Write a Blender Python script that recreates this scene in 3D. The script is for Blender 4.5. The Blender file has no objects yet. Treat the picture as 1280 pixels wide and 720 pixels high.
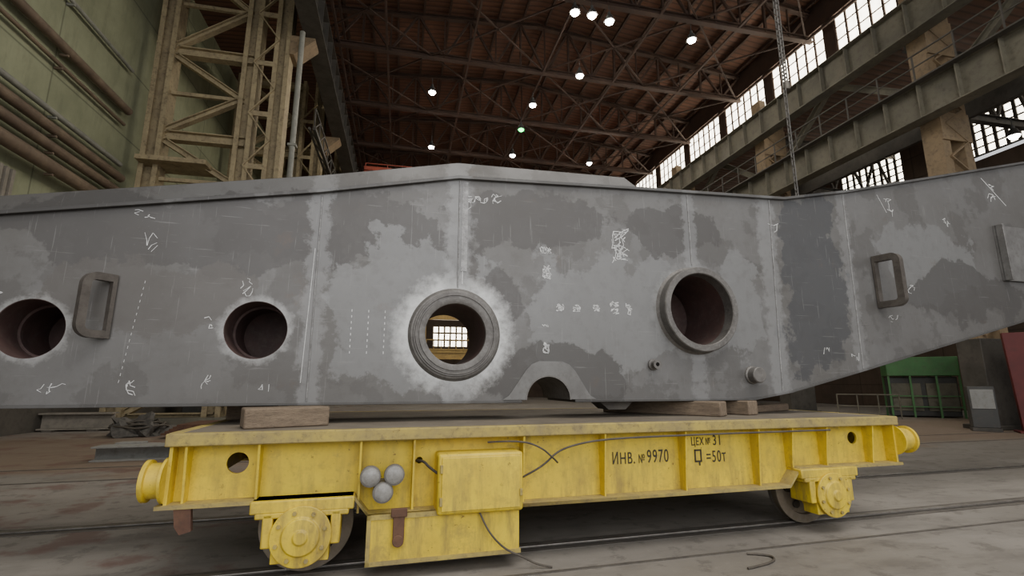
import bpy, bmesh, math, random
from mathutils import Vector, Matrix
random.seed(7)
C=bpy.context.collection
R=math.radians
# ------------------------------------------------------------ materials
def mat(name):
    m=bpy.data.materials.new(name);m.use_nodes=True
    nt=m.node_tree;b=nt.nodes["Principled BSDF"]
    return m,nt,b
def N(nt,t,**k):
    n=nt.nodes.new(t)
    for a,v in k.items(): setattr(n,a,v)
    return n
def coords(nt): return N(nt,"ShaderNodeTexCoord").outputs["Object"]
def noise(nt,co,scale,detail=6,rough=.6,stretch=None):
    if stretch:
        mp=N(nt,"ShaderNodeMapping");mp.inputs["Scale"].default_value=stretch;nt.links.new(co,mp.inputs[0]);co=mp.outputs[0]
    n=N(nt,"ShaderNodeTexNoise");n.inputs["Scale"].default_value=scale;n.inputs["Detail"].default_value=detail;n.inputs["Roughness"].default_value=rough
    nt.links.new(co,n.inputs["Vector"]);return n.outputs["Fac"]
def remap(nt,s,a,b,c=0,d=1):
    n=N(nt,"ShaderNodeMapRange");n.inputs[1].default_value=a;n.inputs[2].default_value=b;n.inputs[3].default_value=c;n.inputs[4].default_value=d
    nt.links.new(s,n.inputs[0]);return n.outputs[0]
def mix(nt,fac,A,B,blend="MIX"):
    n=N(nt,"ShaderNodeMix",data_type="RGBA",blend_type=blend)
    for sock,v in ((n.inputs[0],fac),(n.inputs[6],A),(n.inputs[7],B)):
        if hasattr(v,"links"): nt.links.new(v,sock)
        elif isinstance(v,(int,float)): sock.default_value=v
        else: sock.default_value=(*v,1)
    return n.outputs[2]
def mth(nt,op,a,b=0.0):
    n=N(nt,"ShaderNodeMath",operation=op)
    for i,v in enumerate((a,b)):
        if hasattr(v,"links"): nt.links.new(v,n.inputs[i])
        else: n.inputs[i].default_value=v
    return n.outputs[0]
def bump(nt,b,h,strength=.2,dist=.01):
    n=N(nt,"ShaderNodeBump");n.inputs["Strength"].default_value=strength;n.inputs["Distance"].default_value=dist
    nt.links.new(h,n.inputs["Height"]);nt.links.new(n.outputs[0],b.inputs["Normal"])
def worn(name,base,dark,scale=2.0,rough=.6,metal=0.0,dirt=(.12,.1,.08),dirtamt=.5,bs=.15,stretch=None,rust=None,lowdirt=None):
    m,nt,b=mat(name);co=coords(nt)
    n1=noise(nt,co,scale,8,.65,stretch);c=mix(nt,remap(nt,n1,.35,.65),base,dark)
    n2=noise(nt,co,scale*4.3,8,.7,stretch);c=mix(nt,remap(nt,n2,.50,.72,0,dirtamt),c,dirt)
    if lowdirt:
        sep=N(nt,"ShaderNodeSeparateXYZ");nt.links.new(co,sep.inputs[0])
        n5=noise(nt,co,7,8,.7,(1,1,.18))
        c=mix(nt,mth(nt,"MULTIPLY",remap(nt,sep.outputs[2],1.0,.35,.2,.9),remap(nt,n5,.46,.68)),c,lowdirt)
        n7=noise(nt,co,2.4,9,.75);c=mix(nt,remap(nt,n7,.56,.64,0,.5),c,tuple(x*1.1 for x in lowdirt))
    if rust:
        n3=noise(nt,co,scale*6,8,.75);c=mix(nt,remap(nt,n3,.62,.67,0,.9),c,rust)
    nt.links.new(c,b.inputs["Base Color"]);b.inputs["Roughness"].default_value=rough;b.inputs["Metallic"].default_value=metal
    bump(nt,b,n2,bs,.01);return m
def emis(name,col,s):
    m,nt,b=mat(name);co=coords(nt);n=noise(nt,co,1.5,3)
    c=mix(nt,remap(nt,n,.4,.6),col,tuple(x*.75 for x in col))
    nt.links.new(c,b.inputs["Emission Color"]);b.inputs["Emission Strength"].default_value=s;b.inputs["Base Color"].default_value=(.3,.3,.3,1);return m

M={}
M["yellow"]=worn("yellow_paint",(.80,.59,.028),(.66,.47,.028),3,.5,0,(.32,.22,.06),.5,.1,None,(.13,.07,.03),(.24,.175,.07))
M["yellow_dirty"]=worn("dirty_yellow_paint",(.47,.36,.08),(.28,.22,.095),4,.75,0,(.15,.12,.07),.9,.2,None,(.11,.06,.03))
M["deck"]=worn("dusty_deck_steel",(.20,.17,.13),(.125,.105,.08),1.5,.75,.1,(.27,.22,.14),.5)
M["rust"]=worn("rusty_steel",(.16,.085,.05),(.10,.05,.035),5,.8,.2,(.06,.04,.03),.6)
M["darksteel"]=worn("worn_dark_steel",(.15,.135,.115),(.09,.08,.07),4,.6,.3,(.16,.14,.115),.6)
M["lug"]=worn("brown_grey_handle_steel",(.13,.115,.10),(.08,.07,.06),6,.5,.3,(.06,.045,.04),.6,.2)
M["wheel"]=worn("wheel_steel",(.24,.20,.15),(.15,.125,.09),5,.55,.3,(.17,.13,.07),.7)
M["tread"]=worn("polished_tread",(.33,.31,.28),(.22,.20,.18),6,.4,.7,(.15,.12,.1),.5)
M["wood"]=worn("timber",(.245,.185,.125),(.155,.115,.08),5,.9,0,(.075,.06,.045),.8,.7,(1,6,6))
M["beige"]=worn("tan_painted_steel",(.40,.325,.19),(.28,.225,.135),1.5,.7,0,(.11,.08,.05),.8)
M["beigedark"]=worn("brownish_painted_steel",(.31,.225,.13),(.21,.155,.095),1.2,.7,0,(.10,.07,.05),.7)
M["greygreen"]=worn("grey_green_painted_steel",(.19,.175,.128),(.12,.112,.085),.8,.7,0,(.065,.055,.04),.7)
M["darkbeam"]=worn("dark_girder_steel",(.10,.09,.075),(.06,.055,.046),1,.7,0,(.035,.03,.025),.6)
M["brown"]=worn("brown_roof_steel",(.068,.038,.025),(.047,.028,.02),1,.8,0,(.03,.02,.015),.6)
M["pipe"]=worn("pipe_paint",(.20,.15,.10),(.12,.085,.06),1,.7,0,(.08,.06,.04),.6)
M["palepipe"]=worn("pale_pipe",(.27,.27,.23),(.18,.18,.155),1,.6)
M["orange"]=worn("red_orange_crane_paint",(.32,.06,.03),(.21,.042,.022),1,.65,0,(.10,.04,.03),.6)
M["redpaint"]=worn("dark_red_paint",(.16,.03,.028),(.11,.022,.02),1,.6,0,(.06,.02,.02),.5)
M["green"]=worn("green_paint",(.085,.24,.08),(.06,.17,.06),1,.55)
M["gantry"]=worn("ochre_gantry_paint",(.62,.42,.12),(.5,.33,.09),1,.5)
M["darkgrey"]=worn("dark_grey_cabinet",(.075,.075,.07),(.045,.045,.043),1,.6)
M["lightgrey"]=worn("light_grey_paint",(.30,.30,.28),(.22,.22,.205),2,.55)
M["lampgrey"]=worn("lamp_housing_grey",(.19,.18,.16),(.13,.12,.11),12,.5)
M["black"]=worn("black_paint",(.035,.03,.025),(.05,.043,.03),14,.8,0,(.12,.095,.03),.4)
M["groove"]=worn("dusty_groove",(.06,.053,.045),(.035,.03,.026),5,.9)
M["rubber"]=worn("cable_rubber",(.10,.085,.065),(.06,.05,.04),8,.7)
M["cloth"]=worn("dirty_rag",(.13,.12,.105),(.07,.065,.058),9,.95)
M["chalk"]=worn("white_chalk",(.80,.80,.78),(.5,.5,.49),30,.95,0,(.3,.3,.3),.6)
M["lens"]=worn("grey_lamp_glass",(.32,.31,.29),(.22,.21,.19),14,.3)
M["lamp"]=emis("lamp_glow",(1,.95,.86),220)
M["lampgreen"]=emis("lamp_glow_green",(.02,1,.18),14)
M["window"]=emis("daylight_glass",(1,.91,.74),9.0)
M["corr"]=worn("pale_corrugated",(.28,.25,.205),(.19,.172,.14),2,.7)
M["chain"]=worn("chain_steel",(.30,.29,.27),(.2,.19,.18),6,.4,.7)
M["weld"]=worn("weld_bead",(.34,.335,.325),(.18,.175,.17),12,.4,.4,(.1,.1,.1),.4,.6)
M["ring"]=worn("machined_ring",(.165,.155,.142),(.10,.092,.084),6,.5,.3,(.30,.29,.28),.4,.3)
M["plategrey"]=worn("grey_steel_bracket",(.20,.195,.187),(.13,.125,.12),4,.5,.3,(.09,.08,.07),.6)
M["archplate"]=worn("pale_ground_plate",(.19,.187,.178),(.135,.13,.123),3,.5,.3,(.10,.09,.08),.6)
M["innerrust"]=worn("inner_bore_primer",(.09,.048,.042),(.055,.034,.03),3,.7,.05)

def web_material(name,dim=1.0):
    m,nt,b=mat(name);co=coords(nt)
    nb=noise(nt,co,.9,8,.6);nf=noise(nt,co,7,9,.7);ns=noise(nt,co,1.6,10,.62);nm=noise(nt,co,1.3,10,.62)
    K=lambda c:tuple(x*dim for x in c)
    c=mix(nt,remap(nt,nb,.38,.62),K((.150,.143,.134)),K((.182,.177,.170)))
    c=mix(nt,remap(nt,nm,.52,.55,0,.5),c,K((.108,.101,.094)))
    def patch(c,cx,cz,rx,rz,col,soft=.04,amp=1.35,op=.8):
        sub=N(nt,"ShaderNodeVectorMath",operation="SUBTRACT");nt.links.new(co,sub.inputs[0]);sub.inputs[1].default_value=(cx,0,cz)
        mul=N(nt,"ShaderNodeVectorMath",operation="MULTIPLY");nt.links.new(sub.outputs[0],mul.inputs[0]);mul.inputs[1].default_value=(1/rx,0,1/rz)
        ln=N(nt,"ShaderNodeVectorMath",operation="LENGTH");nt.links.new(mul.outputs[0],ln.inputs[0])
        d=mth(nt,"ADD",ln.outputs["Value"],remap(nt,ns,.25,.75,-amp/2,amp/2))
        return mix(nt,remap(nt,d,1-soft,1+soft,op,0),c,K(col))
    D=(.098,.092,.087);L=(.235,.234,.228);DB=(.078,.079,.082)
    c=patch(c,-1.3,2.95,1.9,.38,D)
    c=patch(c,.1,3.15,1.2,.45,D)
    c=patch(c,-1.5,2.3,.9,.35,(.135,.125,.115))
    c=patch(c,.7,2.35,.62,.80,L)
    c=patch(c,2.3,3.45,1.1,.35,D)
    c=patch(c,3.2,2.35,1.25,.75,L)
    c=patch(c,4.3,3.5,.7,.35,D)
    c=patch(c,2.0,2.45,.25,.33,D)
    c=patch(c,2.5,1.55,.85,.45,(.088,.082,.076))
    c=patch(c,6.5,2.9,.62,1.3,DB)
    c=patch(c,5.2,2.6,.35,.7,L)
    c=patch(c,8.8,3.4,1.1,.6,L)
    c=patch(c,9.6,2.9,1.2,.4,D)
    sc=noise(nt,co,9,4,.5,(6,1,.25));c=mix(nt,remap(nt,sc,.66,.70,0,.25),c,K((.36,.355,.34)))
    sc2=noise(nt,co,9,4,.5,(.25,1,6));c=mix(nt,remap(nt,sc2,.67,.71,0,.25),c,K((.34,.335,.32)))
    rs=noise(nt,co,1.4,9,.75);c=mix(nt,remap(nt,rs,.60,.70,0,.35),c,K((.16,.11,.078)))
    def halo(c,cx,cz,r0,r1,amt,amp=.05):
        sub=N(nt,"ShaderNodeVectorMath",operation="SUBTRACT");nt.links.new(co,sub.inputs[0]);sub.inputs[1].default_value=(cx,0,cz)
        mul=N(nt,"ShaderNodeVectorMath",operation="MULTIPLY");nt.links.new(sub.outputs[0],mul.inputs[0]);mul.inputs[1].default_value=(1,0,1)
        ln=N(nt,"ShaderNodeVectorMath",operation="LENGTH");nt.links.new(mul.outputs[0],ln.inputs[0])
        d=mth(nt,"ADD",ln.outputs["Value"],remap(nt,nf,.3,.7,-amp,amp))
        return mix(nt,remap(nt,d,r0,r1,amt,0),c,(.60,.60,.58))
    c=halo(c,1.38,2.03,.52,.72,.85,.07);c=halo(c,-.62,2.02,.29,.36,.35);c=halo(c,4.50,2.42,.55,.66,.2);c=halo(c,-2.46,1.98,.27,.33,.3)
    sep=N(nt,"ShaderNodeSeparateXYZ");nt.links.new(co,sep.inputs[0])
    for sx,w,am in ((-.1,.13,.4),(1.4,.17,.5),(4.5,.12,.4),(5.76,.17,.45),(7.2,.12,.35)):
        a=mth(nt,"ABSOLUTE",mth(nt,"SUBTRACT",sep.outputs[0],sx))
        a=mth(nt,"ADD",a,remap(nt,nf,.3,.7,-.08,.08))
        c=mix(nt,remap(nt,a,w*.6,w,am,0),c,K((.34,.34,.335)))
    c=mix(nt,remap(nt,nf,.5,.8,0,.4),c,K((.10,.09,.082)))
    ng=noise(nt,co,40,4,.7);c=mix(nt,remap(nt,ng,.62,.75,0,.2),c,K((.36,.35,.33)))
    nt.links.new(c,b.inputs["Base Color"]);b.inputs["Metallic"].default_value=.35
    nt.links.new(remap(nt,nb,.3,.7,.54,.40),b.inputs["Roughness"]);bump(nt,b,nf,.10,.01)
    return m
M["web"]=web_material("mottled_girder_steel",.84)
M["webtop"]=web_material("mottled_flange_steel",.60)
def floor_material():
    m,nt,b=mat("dusty_concrete");co=coords(nt)
    n1=noise(nt,co,.35,8,.65);n2=noise(nt,co,1.6,9,.7,(.35,1,1));n3=noise(nt,co,14,8,.75);n6=noise(nt,co,3.5,9,.72)
    c=mix(nt,remap(nt,n1,.35,.65),(.185,.168,.145),(.265,.242,.21))
    c=mix(nt,remap(nt,n2,.48,.66,0,.65),c,(.11,.098,.085))
    c=mix(nt,remap(nt,n6,.55,.60,0,.5),c,(.09,.08,.069))
    c=mix(nt,remap(nt,n3,.56,.75,0,.5),c,(.36,.33,.285))
    sep=N(nt,"ShaderNodeSeparateXYZ");nt.links.new(co,sep.inputs[0])
    a=mth(nt,"ADD",sep.outputs[1],remap(nt,n1,.3,.7,-1.2,1.2))
    c=mix(nt,mth(nt,"MULTIPLY",remap(nt,a,10.5,11.5,0,.7),remap(nt,a,20,17)),c,(.19,.13,.082))
    n4=noise(nt,co,1.3,5,.6)
    rd=mth(nt,"MULTIPLY",remap(nt,n4,.54,.62,0,.6),remap(nt,sep.outputs[0],.5,-1.5))
    c=mix(nt,rd,c,(.14,.07,.055))
    nt.links.new(c,b.inputs["Base Color"]);nt.links.new(remap(nt,n1,.3,.7,.6,.85),b.inputs["Roughness"]);bump(nt,b,n3,.3,.01)
    return m
M["floor"]=floor_material()
def panel_wall(name,c1,c2,ph,pv):
    m,nt,b=mat(name);co=coords(nt)
    n1=noise(nt,co,.5,8,.65);c=mix(nt,remap(nt,n1,.35,.65),c1,c2)
    n2=noise(nt,co,2.5,8,.7,(1,1,.25));c=mix(nt,remap(nt,n2,.5,.75,0,.5),c,tuple(x*.4 for x in c1))
    sep=N(nt,"ShaderNodeSeparateXYZ");nt.links.new(co,sep.inputs[0])
    for ax,per in ((2,ph),(1,pv)):
        a=mth(nt,"PINGPONG",sep.outputs[ax],per/2)
        c=mix(nt,remap(nt,a,.01,.05,.7,0),c,tuple(x*.3 for x in c1))
    nt.links.new(c,b.inputs["Base Color"]);b.inputs["Roughness"].default_value=.85;bump(nt,b,n2,.2,.02);return m
M["greenwall"]=panel_wall("pale_green_panel_wall",(.30,.315,.20),(.22,.235,.145),3.0,6)
M["brownwall"]=panel_wall("dark_brown_wall",(.10,.07,.048),(.065,.045,.033),1.5,6)
def roof_material():
    m,nt,b=mat("brown_roof_decking");co=coords(nt)
    n1=noise(nt,co,.4,7,.65);c=mix(nt,remap(nt,n1,.35,.65),(.155,.073,.042),(.095,.047,.03))
    w=N(nt,"ShaderNodeTexWave",wave_type="BANDS",bands_direction="Y");w.inputs["Scale"].default_value=.8;w.inputs["Distortion"].default_value=.0
    nt.links.new(co,w.inputs[0]);c=mix(nt,remap(nt,w.outputs["Fac"],.0,.3,.75,0),c,(.045,.025,.017))
    nt.links.new(c,b.inputs["Base Color"]);b.inputs["Roughness"].default_value=.8;bump(nt,b,w.outputs["Fac"],.5,.05);return m
M["roof"]=roof_material()

# ------------------------------------------------------------ mesh builder
class MB:
    def __init__(s): s.v=[];s.f=[]
    def add(s,vs,fs):
        o=len(s.v);s.v+=[tuple(v) for v in vs];s.f+=[tuple(i+o for i in f) for f in fs];return s
    def box(s,x0,x1,y0,y1,z0,z1):
        return s.add([(x0,y0,z0),(x1,y0,z0),(x1,y1,z0),(x0,y1,z0),(x0,y0,z1),(x1,y0,z1),(x1,y1,z1),(x0,y1,z1)],
            [(0,3,2,1),(4,5,6,7),(0,1,5,4),(1,2,6,5),(2,3,7,6),(3,0,4,7)])
    def bar(s,p,q,w,h=None,up=(0,0,1)):
        h=h or w;p=Vector(p);q=Vector(q);d=(q-p).normalized();u=Vector(up)
        if abs(d.dot(u))>.98:u=Vector((0,1,0))
        a=d.cross(u).normalized();b=a.cross(d).normalized()
        vs=[p+a*i*w/2+b*j*h/2 for i,j in ((-1,-1),(1,-1),(1,1),(-1,1))]+[q+a*i*w/2+b*j*h/2 for i,j in ((-1,-1),(1,-1),(1,1),(-1,1))]
        return s.add(vs,[(0,1,2,3),(7,6,5,4),(0,4,5,1),(1,5,6,2),(2,6,7,3),(3,7,4,0)])
    def ibeam(s,p,q,w,h,t=.02,up=(0,0,1)):
        p=Vector(p);q=Vector(q);d=(q-p).normalized();u=Vector(up)
        if abs(d.dot(u))>.98:u=Vector((0,1,0))
        a=d.cross(u).normalized();b=a.cross(d).normalized()
        s.bar(p+b*(h/2-t/2),q+b*(h/2-t/2),w,t,up);s.bar(p-b*(h/2-t/2),q-b*(h/2-t/2),w,t,up);s.bar(p,q,t,h-2*t,up);return s
    def prism(s,poly,y0,y1):
        n=len(poly);vs=[(x,y0,z) for x,z in poly]+[(x,y1,z) for x,z in poly]
        return s.add(vs,[tuple(range(n)),tuple(reversed(range(n,2*n)))]+[(i+n,(i+1)%n+n,(i+1)%n,i) for i in range(n)])
    def prism_x(s,poly,x0,x1):
        n=len(poly);vs=[(x0,y,z) for y,z in poly]+[(x1,y,z) for y,z in poly]
        return s.add(vs,[tuple(range(n)),tuple(reversed(range(n,2*n)))]+[(i+n,(i+1)%n+n,(i+1)%n,i) for i in range(n)])
    def rev(s,c,axis,prof,n=40,closed=False):
        ax=Vector(axis).normalized();u=Vector((0,0,1)) if abs(ax.z)<.9 else Vector((1,0,0))
        a=ax.cross(u).normalized();b=ax.cross(a).normalized();c=Vector(c);vs=[];k=len(prof)
        for i in range(n):
            t=2*math.pi*i/n;e=a*math.cos(t)+b*math.sin(t)
            for r,h in prof: vs.append(c+e*r+ax*h)
        fs=[]
        for i in range(n):
            j=(i+1)%n
            for m_ in range(k if closed else k-1):
                m2=(m_+1)%k;fs.append((i*k+m_,i*k+m2,j*k+m2,j*k+m_))
        if not closed:
            if prof[0][0]>1e-6: fs.append(tuple(i*k for i in range(n)))
            if prof[-1][0]>1e-6: fs.append(tuple(i*k+k-1 for i in reversed(range(n))))
        return s.add(vs,fs)
    def cyl(s,c,axis,r,l,n=32,ch=0):
        if ch: return s.rev(c,axis,[(r-ch,0),(r,ch),(r,l-ch),(r-ch,l)],n)
        return s.rev(c,axis,[(r,0),(r,l)],n)
    def tube(s,c,axis,ro,ri,l,n=48,ch=.008):
        return s.rev(c,axis,[(ri,0),(ro-ch,0),(ro,ch),(ro,l),(ri,l)],n,True)
    def obj(s,name,m,parent=None,bevel=0,smooth=True,**props):
        me=bpy.data.meshes.new(name);me.from_pydata(s.v,[],s.f)
        bm=bmesh.new();bm.from_mesh(me);bmesh.ops.remove_doubles(bm,verts=bm.verts,dist=1e-5)
        bmesh.ops.recalc_face_normals(bm,faces=bm.faces);bm.to_mesh(me);bm.free()
        return finish(me,name,m,parent,bevel,smooth,**props)
def finish(me,name,m,parent=None,bevel=0,smooth=True,**props):
    me.materials.append(M[m] if isinstance(m,str) else m)
    if smooth:
        for p in me.polygons:p.use_smooth=True
        me.set_sharp_from_angle(angle=R(35))
    o=bpy.data.objects.new(name,me);C.objects.link(o)
    if parent:o.parent=parent
    if bevel:
        b=o.modifiers.new("bevel","BEVEL");b.width=bevel;b.segments=2;b.limit_method="ANGLE"
    for k,v in props.items():o[k]=v
    return o
def repeat(o,locs):
    for l in locs:
        n=o.copy();C.objects.link(n);n.parent=o.parent;n.location=l
def curve_mesh(name,splines,m,parent=None,bevel=0.0,fill2d=False,extrude=0,res=6,toXZ=None,**props):
    cu=bpy.data.curves.new(name,"CURVE");cu.dimensions="2D" if fill2d else "3D"
    if fill2d: cu.fill_mode="BOTH";cu.extrude=extrude
    else: cu.bevel_depth=bevel;cu.bevel_resolution=3;cu.use_fill_caps=True
    for pts,cyc,kind in splines:
        sp=cu.splines.new(kind);sp.points.add(len(pts)-1)
        for i,p in enumerate(pts): sp.points[i].co=(*p,1) if len(p)==3 else (p[0],p[1],0,1)
        sp.use_cyclic_u=cyc
        if kind=="NURBS": sp.order_u=3;sp.use_endpoint_u=True;sp.resolution_u=res
    t=bpy.data.objects.new("t",cu);C.objects.link(t);bpy.context.view_layer.update()
    me=bpy.data.meshes.new_from_object(t.evaluated_get(bpy.context.evaluated_depsgraph_get()))
    bpy.data.objects.remove(t);me.name=name
    if toXZ is not None:
        me.transform(Matrix(((1,0,0,0),(0,0,-1,toXZ),(0,1,0,0),(0,0,0,1))))
    return finish(me,name,m,parent,0,not fill2d,**props)
def circ(cx,cz,r,n=48,a0=0,a1=360):
    full=abs(a1-a0)>=360;k=n if full else n+1
    return [(cx+r*math.cos(R(a0+(a1-a0)*i/n)),cz+r*math.sin(R(a0+(a1-a0)*i/n))) for i in range(k)]
def plate(name,outline,holes,y0,y1,m,parent=None,**props):
    sp=[(outline,True,"POLY")]+[(h,True,"POLY") for h in holes]
    return curve_mesh(name,sp,m,parent,fill2d=True,extrude=(y1-y0)/2,toXZ=(y0+y1)/2,**props)
def cable(name,pts,r,m="rubber",parent=None,res=8,**p):
    return curve_mesh(name,[(pts,False,"NURBS")],m,parent,bevel=r,res=res,**p)
def root(name,label,category,loc=(0,0,0),rz=0,**p):
    e=bpy.data.objects.new(name,None);C.objects.link(e);e.location=loc;e.rotation_euler=(0,0,rz);e.empty_display_size=.2
    e["label"]=label;e["category"]=category
    for k,v in p.items():e[k]=v
    return e
def clone(o,loc,rz=None,label=None):
    n=o.copy();C.objects.link(n);n.location=loc
    if rz is not None:n.rotation_euler=(0,0,rz)
    if label:n["label"]=label
    def rec(a,b):
        for ch in a.children:
            c=ch.copy();C.objects.link(c);c.parent=b;rec(ch,c)
    rec(o,n);return n

# ------------------------------------------------------------ camera
CAMZ=1.62
cam=bpy.data.objects.new("camera",bpy.data.cameras.new("camera"));C.objects.link(cam)
cam.location=(0,0,CAMZ);cam.rotation_euler=(R(101),0,R(-12.7));cam.data.sensor_width=36;cam.data.lens=610/1280*36;cam.data.clip_end=300
bpy.context.scene.camera=cam

# ------------------------------------------------------------ room shell
S=dict(kind="structure")
MB().box(-14,34,-8,58,-.3,0).obj("floor","floor",None,0,False,**S)
MB().box(-12.4,-12,-8,58,0,25).obj("wall_left","greenwall",None,0,False,**S)
MB().box(33,33.4,-8,58,0,14.6).box(33,33.4,-8,58,17.6,18.2).obj("wall_right","brownwall",None,0,False,**S)
plate("wall_back",[(-12,0),(33,0),(33,25),(-12,25)],[[(3.4,5.6),(7.4,5.6),(7.4,8.0),(3.4,8.0)]],56,56.3,"brownwall",None,**S)
MB().box(21.9,22.2,-8,56,21.05,22.6).box(21.9,22.2,-8,56,17.3,18.8).obj("wall_clerestory","brown",None,0,False,**S)
MB().prism([(-12,22.4),(7.5,24.0),(22.2,22.5),(22.2,22.7),(7.5,24.2),(-12,22.6)],-8,56).obj("ceiling","roof",None,0,False,**S)
MB().prism([(22.2,18.4),(33.4,18.1),(33.4,18.3),(22.2,18.6)],-8,56).obj("ceiling_aisle","roof",None,0,False,**S)
MB().box(22.3,22.5,-8,56,12.3,14.2).obj("trim_4","darkbeam",None,0,False,**S)
MB().box(-11.99,-11.9,-8,56,0,3.0).obj("wall_shade_strip","darkbeam",None,0,False,**S)  # dark strip added to paint the shade along the foot of the left wall
def window(name,plane,fixed,a0,a1,z0,z1,nv,nh,fm="brown",t=.07):
    e=bpy.data.objects.new(name,None);C.objects.link(e);e["kind"]="structure"
    g=MB();fr=MB()
    if plane=="x":
        g.box(fixed,fixed+.02,a0,a1,z0,z1)
        for i in range(nv+1):
            y=a0+(a1-a0)*i/nv;fr.box(fixed-.07,fixed+.06,y-t,y+t,z0,z1)
        for i in range(nh+1):
            z=z0+(z1-z0)*i/nh;fr.box(fixed-.05,fixed+.05,a0,a1,z-t/2,z+t/2)
    else:
        g.box(a0,a1,fixed,fixed+.02,z0,z1)
        for i in range(nv+1):
            x=a0+(a1-a0)*i/nv;fr.box(x-t,x+t,fixed-.06,fixed+.06,z0,z1)
        for i in range(nh+1):
            z=z0+(z1-z0)*i/nh;fr.box(a0,a1,fixed-.05,fixed+.05,z-t,z+t)
    g.obj("glass_pane","window",e,0,False,**S);fr.obj("window_frame",fm,e,0,False,**S)
k=1
for i in range(9):
    y=14.8+i*4.6
    window("window_%d"%k,"x",22.05,y,y+3.9,18.8,21.05,6,3,"brown",.05);k+=1
for i in range(6):
    y=8+i*8
    window("window_%d"%k,"x",33.1,y+.6,y+5.4,14.9,17.3,9,5,"darkbeam",.09);k+=1
q=MB()
for i in range(0,10): q.box(21.95,22.15,14.8+i*4.6-.7,14.8+i*4.6,18.8,21.05)
q.box(21.95,22.15,-8,14.2,18.8,21.05)
q.obj("trim_2","brown",None,0,False,**S)
q=MB()
for i in range(-1,7): q.box(33.02,33.3,8+i*8-2.6,8+i*8+.6,14.6,17.6)
q.obj("trim_3","brownwall",None,0,False,**S)
window("window_%d"%k,"y",56.15,3.4,7.4,5.6,8.0,6,3,"beige",.10)

c=MB();y=-4
while y<17:
    c.box(-11.85,-11.75,y,y+.12,3.0,8.0);y+=.24
c.box(-11.98,-11.85,-4,17,3.0,8.0);c.obj("trim_1","corr",None,0,False,**S)
# ------------------------------------------------------------ wall pipes
for z,r,m,x in ((12.9,.16,"pipe",-11.7),(12.3,.07,"pipe",-11.8),(10.5,.10,"palepipe",-11.7),(9.9,.17,"pipe",-11.6),(9.3,.17,"pipe",-11.6),(8.6,.22,"pipe",-11.5),(14.8,.07,"palepipe",-11.8)):
    p=MB().cyl((x,-4,z),(0,1,0),r,26,20)
    yy=-2
    while yy<21:
        p.box(x-.2,x+.05,yy,yy+.08,z-r-.06,z-r+.02);yy+=4
    p.obj("wall_pipe",m,None,label="long %s pipe running along the green wall"%("pale" if m=="palepipe" else "rusty brown"),category="pipe",group="pipes along the side wall")

# ------------------------------------------------------------ truss columns of the near crane runway
tc=root("lattice_column","tall tan lattice column carrying the crane runway","column",(-6,23,0),group="lattice columns under the crane runway")
TZ=22.0
for x,w_ in ((-5.0,.75),(-1.45,.7),(-.15,.7)):
    MB().ibeam((x,0,.0),(x,0,TZ),.7,w_,.06,up=(1,0,0)).box(x-w_/2,x-w_/2+.2,-.40,-.34,0,TZ).box(x+w_/2-.2,x+w_/2,-.40,-.34,0,TZ).obj("leg","beige",tc)
w=MB()
zz=[0.2,4.2,8.3,12.4,16.6,21.6]
for i,z in enumerate(zz):
    w.ibeam((-4.8,-.1,z),(-1.4,-.1,z),.4,.45,.05)
    if i<len(zz)-1:
        z2=zz[i+1];zm=(z+z2)/2
        w.ibeam((-4.7,-.15,z+.2),(-1.7,-.15,zm),.3,.26,.04);w.ibeam((-1.7,-.15,zm),(-4.7,-.15,z2-.2),.3,.26,.04)
        w.bar((-4.7,-.1,zm),(-1.7,-.1,zm),.16,.16)
z=.8
while z<20.5:
    w.box(-1.2,-.4,-.42,-.36,z-.12,z+.12);w.bar((-1.3,-.40,z),(-.3,-.40,z+1.3),.14,.05);w.bar((-.3,-.40,z+1.3),(-1.3,-.40,z+2.6),.14,.05);z+=2.6
w.obj("cross_bracing","beige",tc)
MB().box(-5.6,.6,-.7,.7,0,.25).obj("base_plate","greygreen",tc)
MB().box(-5.3,-2.6,-.9,.6,10.9,11.1).box(-5.3,.2,-.9,.6,8.5,8.65).obj("platform","beige",tc)
MB().prism([(.2,17.0),(.4,17.0),(1.3,17.9),(1.3,18.0),(.2,18.0)],-.5,.5).obj("corbel","beigedark",tc)
for y in (33,43,53): clone(tc,(-6,y,0))
MB().cyl((-5.15,21.9,0),(0,0,1),.12,17.8,20).box(-5.33,-4.97,21.75,22.05,6,6.1).box(-5.33,-4.97,21.75,22.05,12,12.1).obj("drain_pipe","palepipe",None,label="grey vertical pipe beside the lattice column",category="pipe")
def stiff(g,m,x0,x1,z0,z1,y0,y1,step):
    s=MB().box(x0,x1,0,.04,z0,z1).obj("stiffener",m,g,0,False);s.location=(0,y0,0);L=[];y=y0+step
    while y<y1: L.append((0,y,0));y+=step
    repeat(s,L)
g=root("crane_runway_girder","dark steel runway girder beside the lattice columns","girder",(0,0,0))
MB().ibeam((-4.75,10,18.9),(-4.75,55,18.9),.9,1.8,.05).obj("girder_beam","darkbeam",g)
stiff(g,"darkbeam",-5.18,-4.32,18.05,19.75,10,55,1.5)
MB().box(-4.85,-4.65,10,55,19.8,19.95).obj("rail","rust",g)
q=MB();y=25
while y<54:
    q.bar((-4.9,y,14.6),(-4.9,y,15.7),.06);q.bar((-5.15,y,14.55),(-4.9,y+1.5,14.55),.06);q.bar((-4.9,y,14.6),(-4.9,y+1.5,15.7),.05);y+=1.5
q.bar((-4.9,25,15.7),(-4.9,55,15.7),.07).bar((-4.9,25,14.6),(-4.9,55,14.6),.16).bar((-5.15,25,14.6),(-5.15,55,14.6),.1)
q.obj("service_walkway","darkbeam",None,label="dark latticed service walkway beside the columns",category="walkway")
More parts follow.
